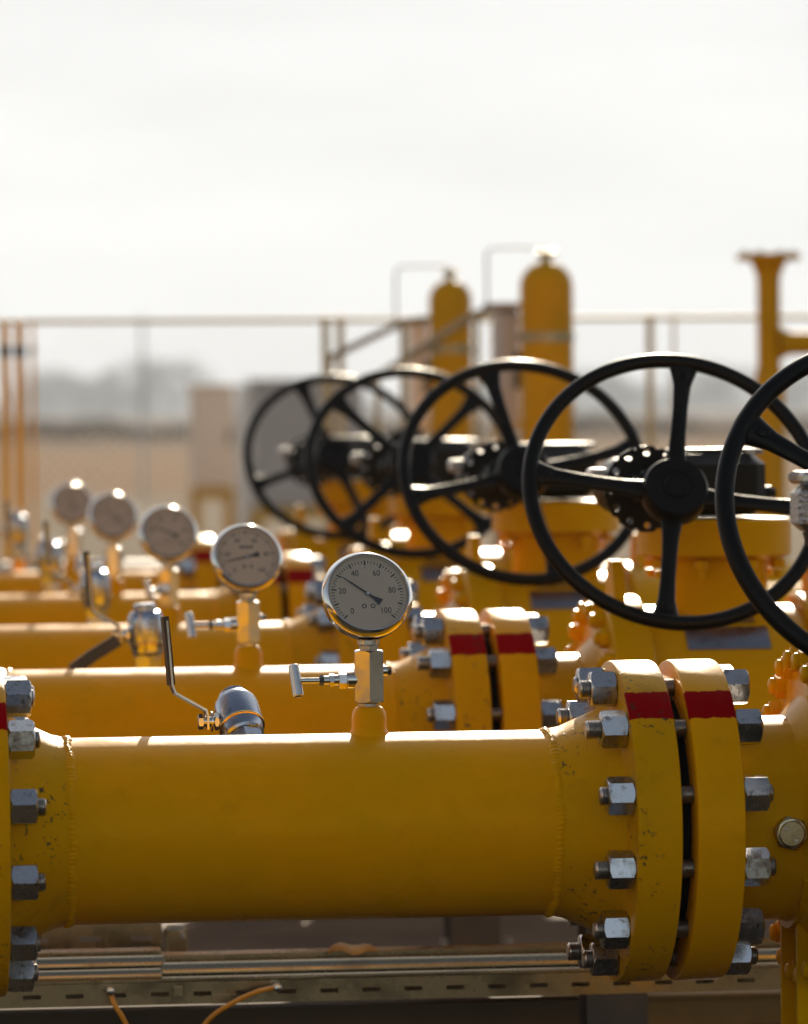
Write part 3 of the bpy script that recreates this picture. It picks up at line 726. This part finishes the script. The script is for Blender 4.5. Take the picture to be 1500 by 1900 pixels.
wp = at(450, 715, 34); t = MB().box((0, 0, wp.z/2), (.085, .085, wp.z), None, .008).build('white_post', M['white']); t.location = (wp.x, 34, 0); tag(t, 'white post between the pale and grey cabinets', 'post')
# yellow vent pipe with side branch at the right
YV = 13.2; vp = at(1426, 470, YV); vr = 22/ppm(YV)
vt = thing('vent_pipe', 'tall yellow vent pipe with flat top flange and a side branch', 'pipe', (vp.x, YV, 0))
MB().lathe((0, 0, 0), (0, 0, 1), [(vr*1.0, 0), (vr, vp.z-.075), (vr*1.06, vp.z-.06), (vr*1.6, vp.z-.02)], 40).build('standpipe', M['far_yellow'], vt)
MB().lathe((0, 0, vp.z-.02), (0, 0, 1), [(.088, 0), (.090, .002), (.090, .016), (.088, .018)], 48).build('top_flange', M['far_yellow'], vt)
for k in range(8): MB().hexa((.074*math.cos(k*PI/4+.3), .074*math.sin(k*PI/4+.3), vp.z-.002), (0, 0, 1), .015, .009).build('flange_bolt', M['nut'], vt)
zb_ = at(1470, 637, YV).z
MB().lathe((0, 0, zb_), (1, 0, 0), [(vr*1.5, vr*.8), (vr*1.05, vr*1.6), (vr*.98, vr*2), (vr*.98, 1.2)], 40).tube([(1.15, 0, zb_), (1.24, 0, zb_), (1.29, 0, zb_-.05), (1.29, 0, zb_-.2), (1.29, 0, 0)], vr*.98, 24).build('branch', M['far_yellow'], vt)
zb2 = at(1400, 700, YV).z
MB().lathe((0, 0, 0), (0, 0, 1), [(vr*1.35, 0), (vr*1.35, zb2-.03), (vr*1.05, zb2+.03)], 40).build('reducer', M['far_yellow'], vt)
# stair railing
def railing():
    Y = 12.75; p0 = at(612, 664, Y); p1 = at(748, 598, Y); p2 = at(930, 575, Y+.38); q0 = at(700, 700, Y+.38); q1 = at(885, 582, Y+.38)
    o = Vector((p0.x, Y, 0)); t = thing('stair_railing', 'grey steel stair railing sloping up to the gas cylinders', 'railing', o)
    def v(p, y=0): return Vector((p.x-o.x, y, p.z))
    MB().tube([v(p0), v(p1), v(at(800, 590, Y))], .010, 14).build('handrail', M['galv'], t); MB().tube([v(q0, .38), v(q1, .38), v(p2, .38)], .012, 14).build('handrail', M['galv'], t)
    for p in (p0, p1): MB().tube([v(p)*1.0, Vector((p.x-o.x, 0, 0))], .009, 12).build('railing_post', M['galv'], t)
    for p in (q0, q1): MB().tube([v(p, .38), Vector((p.x-o.x, .38, 0))], .009, 12).build('railing_post', M['galv'], t)
railing()
# fence
YF = 13.6; za = at(60, 597, YF).z
fx0, fx1 = at(-700, 600, YF).x, at(2300, 600, YF).x
fe = thing('mesh_fence', 'wire mesh fence with thin pale top rail across the back of the plant', 'fence', ((fx0+fx1)/2, YF, 0))
fc = (fx0+fx1)/2
MB().cyl((fx0-fc, 0, za), (fx1-fc, 0, za), .0075, n=16).build('top_rail', M['fence'], fe)
w = MB(); W = fx1-fx0; s_ = .034; n_w = int((W+za)/s_)
for k in range(n_w):
    for sg in (1, -1):
        x0 = fx0-fc-za+k*s_ if sg > 0 else fx0-fc+k*s_; xa, zz0, xb, zz1 = (x0, .03, x0+sg*za*1., za-.008)
        if min(xa, xb) < fx0-fc or max(xa, xb) > fx1-fc: continue
        w.tube([(xa, .002*sg, zz0), (xb, .002*sg, zz1)], .00045, 3, caps=False, up=(0, 1, 0))
w.build('wire_mesh', M['wire'], fe, smooth=0)
for px in (-560, -180, 605, 633, 920, 1208, 1252, 1700, 2000):
    x = at(px, 600, YF).x-fc; q_ = .0115 if px != 1252 else .005
    MB().cyl((x, .016, 0), (x, .016, za+.006), q_, n=16).lathe((x, .016, za+.006), (0, 0, 1), [(q_, 0), (q_*.7, .008), (.0001, .010)], 16).build('fence_post', M['fence'], fe)
for px, lab, r_ in ((9, 'outer slim yellow gate post at the left photo edge', .0125), (36, 'inner slim yellow gate post at the left photo edge', .0125), (61, 'faint thinner post beside the two yellow gate posts at left', .005)):
    p = at(px, 600, 13.4); t = thing('gate_post', lab, 'gate post', (p.x, 13.4, 0), 'slim gate posts at the left')
    MB().cyl((0, 0, 0), (0, 0, p.z), r_, n=20).lathe((0, 0, p.z), (0, 0, 1), [(r_, 0), (r_*.6, .006), (.0001, .008)], 20).build('post_tube', M['post'], t)
    z = at(px, 652, 13.4).z; MB().cyl((0, 0, z-.016), (0, 0, z+.016), r_+.004, n=20).build('hinge_clamp', M['steel_dark'] if r_ > .01 else M['fence'], t)
p = at(264, 592, 48); t = thing('marker_post', 'pale distant post below the fence rail, left of the cabinets', 'post', (p.x, 48, 0))
MB().cyl((0, 0, 0), (0, 0, p.z), .020, .017, n=16).build('post_tube', M['white'], t); MB().lathe((0, 0, p.z), (0, 0, 1), [(.022, 0), (.022, .02), (.012, .03)], 16).build('cap', M['white'], t); MB().box((0, 0, .01), (.2, .2, .02)).build('base_plate', M['galv'], t)

# ------------------------------------------------------------------ ground, far trees
def sheet(name, x0, x1, y0, y1, z, m):
    o = MB().sheet(x0, x1, y0, y1, z).build(name, m, smooth=0); tag(o, kind='structure'); return o
sheet('ground', -5000, 6000, -2000, 9000, 0, M['field'])
sheet('gravel_yard', -25, 45, -12, 58, .004, M['gravel'])
sheet('ploughed_field', -700, 1200, 150, 2280, .006, M['plough'])
sheet('dark_near_ground', -30, 40, -40, 6.45, .008, plain('low_bounce_ground', (.045, .035, .024), (.03, .024, .017), .95, 6, .3, spec=.05))  # unseen dark ground, added so little light bounces onto pipe and nut undersides
sheet('concrete_slab', -4.2, 7.0, 6.46, 12.6, .008, M['concrete'])
def tree(px, Y, h, wd, label, seed):
    rnd = random.Random(seed); p = at(px, 765, Y)
    t = thing('tree', label, 'tree', (p.x, Y, 0), 'distant trees beyond the fence')
    tr = MB().tube([(0, 0, 0), (.02*h, 0, .25*h), (0, .02*h, .55*h), (.01*h, 0, .85*h)], [.03*h, .024*h, .015*h, .004*h], 8)
    for k in range(6):
        a = rnd.uniform(0, 6.28); z = h*rnd.uniform(.3, .6); tr.tube([(0, 0, z), (.16*wd*math.cos(a), .16*wd*math.sin(a), z+.1*h), (.38*wd*math.cos(a), .38*wd*math.sin(a), z+.22*h)], [.012*h, .008*h, .003*h], 6)
    tr.build('trunk', M['bark'], t)
    cr = MB(); cl = []
    for k in range(26):
        a = rnd.uniform(0, 6.28); u = rnd.random()**.5; z = h*rnd.uniform(.28, .97); lim = math.sin(PI*min(1, max(.12, (z/h-.15)/.95)))
        cl.append((Vector((u*wd*.5*lim*math.cos(a), u*wd*.5*lim*math.sin(a), z)), wd*rnd.uniform(.09, .2)))
    for c_, r_ in cl:
        for k in range(80):
            d = Vector((rnd.gauss(0, 1), rnd.gauss(0, 1), rnd.gauss(0, .8))).normalized()*r_*rnd.random()**.4; q = c_+d
            a1 = Vector((rnd.gauss(0, 1), rnd.gauss(0, 1), rnd.gauss(0, 1))).normalized(); a2 = a1.orthogonal().normalized(); s = .022*wd*rnd.uniform(.6, 1.4)
            b = len(cr.v); cr.v += [q-a1*s, q+a2*s*.6, q+a1*s, q-a2*s*.6]; cr.f.append((b, b+1, b+2, b+3))
    cr.build('crown', M['leaf'], t, smooth=0)
tl = ['low distant tree at the left, just right of the gate posts', 'small round distant tree left of the tall blue-grey tree', 'tall blue-grey distant tree below the fence rail, left half', 'wide distant tree right beside the tall blue-grey one',
      'distant tree rising just left of the pale cabinet', 'distant tree between the gas cylinders', 'distant tree seen through the second handwheel, left part', 'distant tree seen right of the taller gas cylinder', 'distant tree behind the second handwheel near the vent pipe', 'distant tree left of the vent pipe foot',
      'distant tree at the far right photo edge']
for k, (px, Y, h, wd) in enumerate([(85, 420, 3.6, 8), (150, 430, 2.8, 9), (258, 400, 4.9, 6), (210, 440, 2.6, 9), (325, 420, 4.6, 7), (905, 430, 3.0, 8), (1105, 420, 3.4, 8), (1165, 430, 2.6, 7), (1290, 400, 3.6, 7), (1350, 410, 3.9, 6), (1490, 420, 3.2, 9)]): tree(px, Y*4, h*4, wd*4, tl[k], k)
hg = MB(); rnd = random.Random(5)
for k in range(7000):
    px = rnd.uniform(-350, 1900); Y = 195+rnd.uniform(-4, 4); x = at(px, 765, Y).x; z = rnd.uniform(0, .62+.22*math.sin(px*.013)+.12*math.sin(px*.041)); q = Vector((x, Y, z))
    a1 = Vector((rnd.gauss(0, 1), rnd.gauss(0, 1), rnd.gauss(0, 1))).normalized(); a2 = a1.orthogonal().normalized(); s = rnd.uniform(.06, .16); b = len(hg.v); hg.v += [q-a1*s, q+a2*s*.6, q+a1*s, q-a2*s*.6]; hg.f.append((b, b+1, b+2, b+3))
tag(hg.build('scrub', plain('dry_scrub', (.085, .06, .042), (.06, .045, .034), .8, 1.5, spec=.1), smooth=0), 'low dark dry scrub across the far field', kind='stuff')
# hedge mass on the horizon
rnd = random.Random(3); hm = MB()
for k in range(9000):
    px = rnd.uniform(-250, 1800); Y = 2300+rnd.uniform(-40, 40); hh = 3.0*(1.7+1.0*math.sin(px*.011)+.7*math.sin(px*.031+1)); x = at(px, 765, Y).x; z = rnd.uniform(0, max(.8, hh)); q = Vector((x, Y, z))
    a1 = Vector((rnd.gauss(0, 1), rnd.gauss(0, 1), rnd.gauss(0, 1))).normalized(); a2 = a1.orthogonal().normalized(); s = rnd.uniform(1.4, 3.1); b = len(hm.v); hm.v += [q-a1*s, q+a2*s*.6, q+a1*s, q-a2*s*.6]; hm.f.append((b, b+1, b+2, b+3))
tag(hm.build('far_wood', M['leaf'], smooth=0), 'far low wood along the horizon', kind='stuff')

HAZE = .00032
hz = MB().box((500, 1250, 34.5), (5000, 2900, 71)).build('haze', bpy.data.materials.new('haze_air'), smooth=0); tag(hz, 'pale haze over the fields', kind='stuff')
hm_ = hz.data.materials[0]; hm_.use_nodes = True; hn = hm_.node_tree.nodes; hn.remove(hn['Principled BSDF']); pv = hn.new('ShaderNodeVolumePrincipled')
pv.inputs['Color'].default_value = (.80, .88, 1.0, 1); pv.inputs['Density'].default_value = HAZE; pv.inputs['Anisotropy'].default_value = .1
hm_.node_tree.links.new(pv.outputs[0], hn['Material Output'].inputs['Volume'])

# ------------------------------------------------------------------ light
SUN_EL, SUN_AZ = R(22), TH + R(3.0)     # azimuth clockwise from +Y
sd = Vector((math.sin(SUN_AZ)*math.cos(SUN_EL), math.cos(SUN_AZ)*math.cos(SUN_EL), math.sin(SUN_EL)))
sl = bpy.data.lights.new('sun', 'SUN'); sl.energy = 5.0; sl.angle = R(.5); sl.color = (1.0, .86, .66)
so = bpy.data.objects.new('sun', sl); C.objects.link(so); so.rotation_euler = sd.to_track_quat('Z', 'Y').to_euler(); so.location = sd*30
EXPO = .92; SKY = .075
wd_ = bpy.data.worlds.new('World'); scene.world = wd_; wd_.use_nodes = True
wn, wl = wd_.node_tree.nodes, wd_.node_tree.links
bg = wn['Background']; bg.inputs['Strength'].default_value = SKY
sk = wn.new('ShaderNodeTexSky'); sk.sky_type = 'NISHITA'; sk.sun_disc = False; sk.sun_elevation = SUN_EL; sk.sun_rotation = SUN_AZ; sk.altitude = 100; sk.dust_density = .7; sk.air_density = 1.0
# thin bright cloud sheet on the sun's side of the sky
tc = wn.new('ShaderNodeTexCoord'); dt = wn.new('ShaderNodeVectorMath'); dt.operation = 'DOT_PRODUCT'
wl.new(tc.outputs['Generated'], dt.inputs[0]); dt.inputs[1].default_value = (math.sin(SUN_AZ), math.cos(SUN_AZ), .12)
mr = wn.new('ShaderNodeMapRange'); mr.interpolation_type = 'SMOOTHSTEP'; mr.inputs[1].default_value = .35; mr.inputs[2].default_value = .85; wl.new(dt.outputs['Value'], mr.inputs[0])
mp = wn.new('ShaderNodeMapping'); mp.inputs['Scale'].default_value = (9, 9, 40); wl.new(tc.outputs['Generated'], mp.inputs[0])
nz = wn.new('ShaderNodeTexNoise'); nz.inputs['Scale'].default_value = 1.0; nz.inputs['Detail'].default_value = 5; wl.new(mp.outputs[0], nz.inputs[0])
cl = wn.new('ShaderNodeMapRange'); cl.inputs[1].default_value = .35; cl.inputs[2].default_value = .7
k0 = 1/(SKY*2**EXPO); cl.inputs[3].default_value = .90*k0; cl.inputs[4].default_value = 1.02*k0; wl.new(nz.outputs['Fac'], cl.inputs[0])
cc = wn.new('ShaderNodeVectorMath'); cc.operation = 'SCALE'; cc.inputs[0].default_value = (1.0, .995, .985); wl.new(cl.outputs[0], cc.inputs['Scale'])
mx = wn.new('ShaderNodeMix'); mx.data_type = 'RGBA'; wl.new(mr.outputs[0], mx.inputs[0]); hs = wn.new('ShaderNodeHueSaturation'); hs.inputs['Saturation'].default_value = .72; wl.new(sk.outputs[0], hs.inputs['Color'])
tn = wn.new('ShaderNodeVectorMath'); tn.operation = 'MULTIPLY'; tn.inputs[1].default_value = (1.08, 1.0, .90); wl.new(hs.outputs[0], tn.inputs[0]); wl.new(tn.outputs[0], mx.inputs[6]); wl.new(cc.outputs[0], mx.inputs[7])
wl.new(mx.outputs[2], bg.inputs['Color'])

# ------------------------------------------------------------------ render settings
vs = scene.view_settings; scene.display_settings.display_device = 'sRGB'
vs.view_transform = 'Standard'; vs.look = 'None'; vs.exposure = EXPO; vs.gamma = 1; vs.use_curve_mapping = False
scene.render.engine = 'CYCLES'
cy = scene.cycles; cy.use_denoising = True; cy.denoiser = 'OPENIMAGEDENOISE'; cy.max_bounces = 8; cy.sample_clamp_indirect = 8; cy.sample_clamp_direct = 0
cy.use_adaptive_sampling = False; cy.caustics_reflective = True
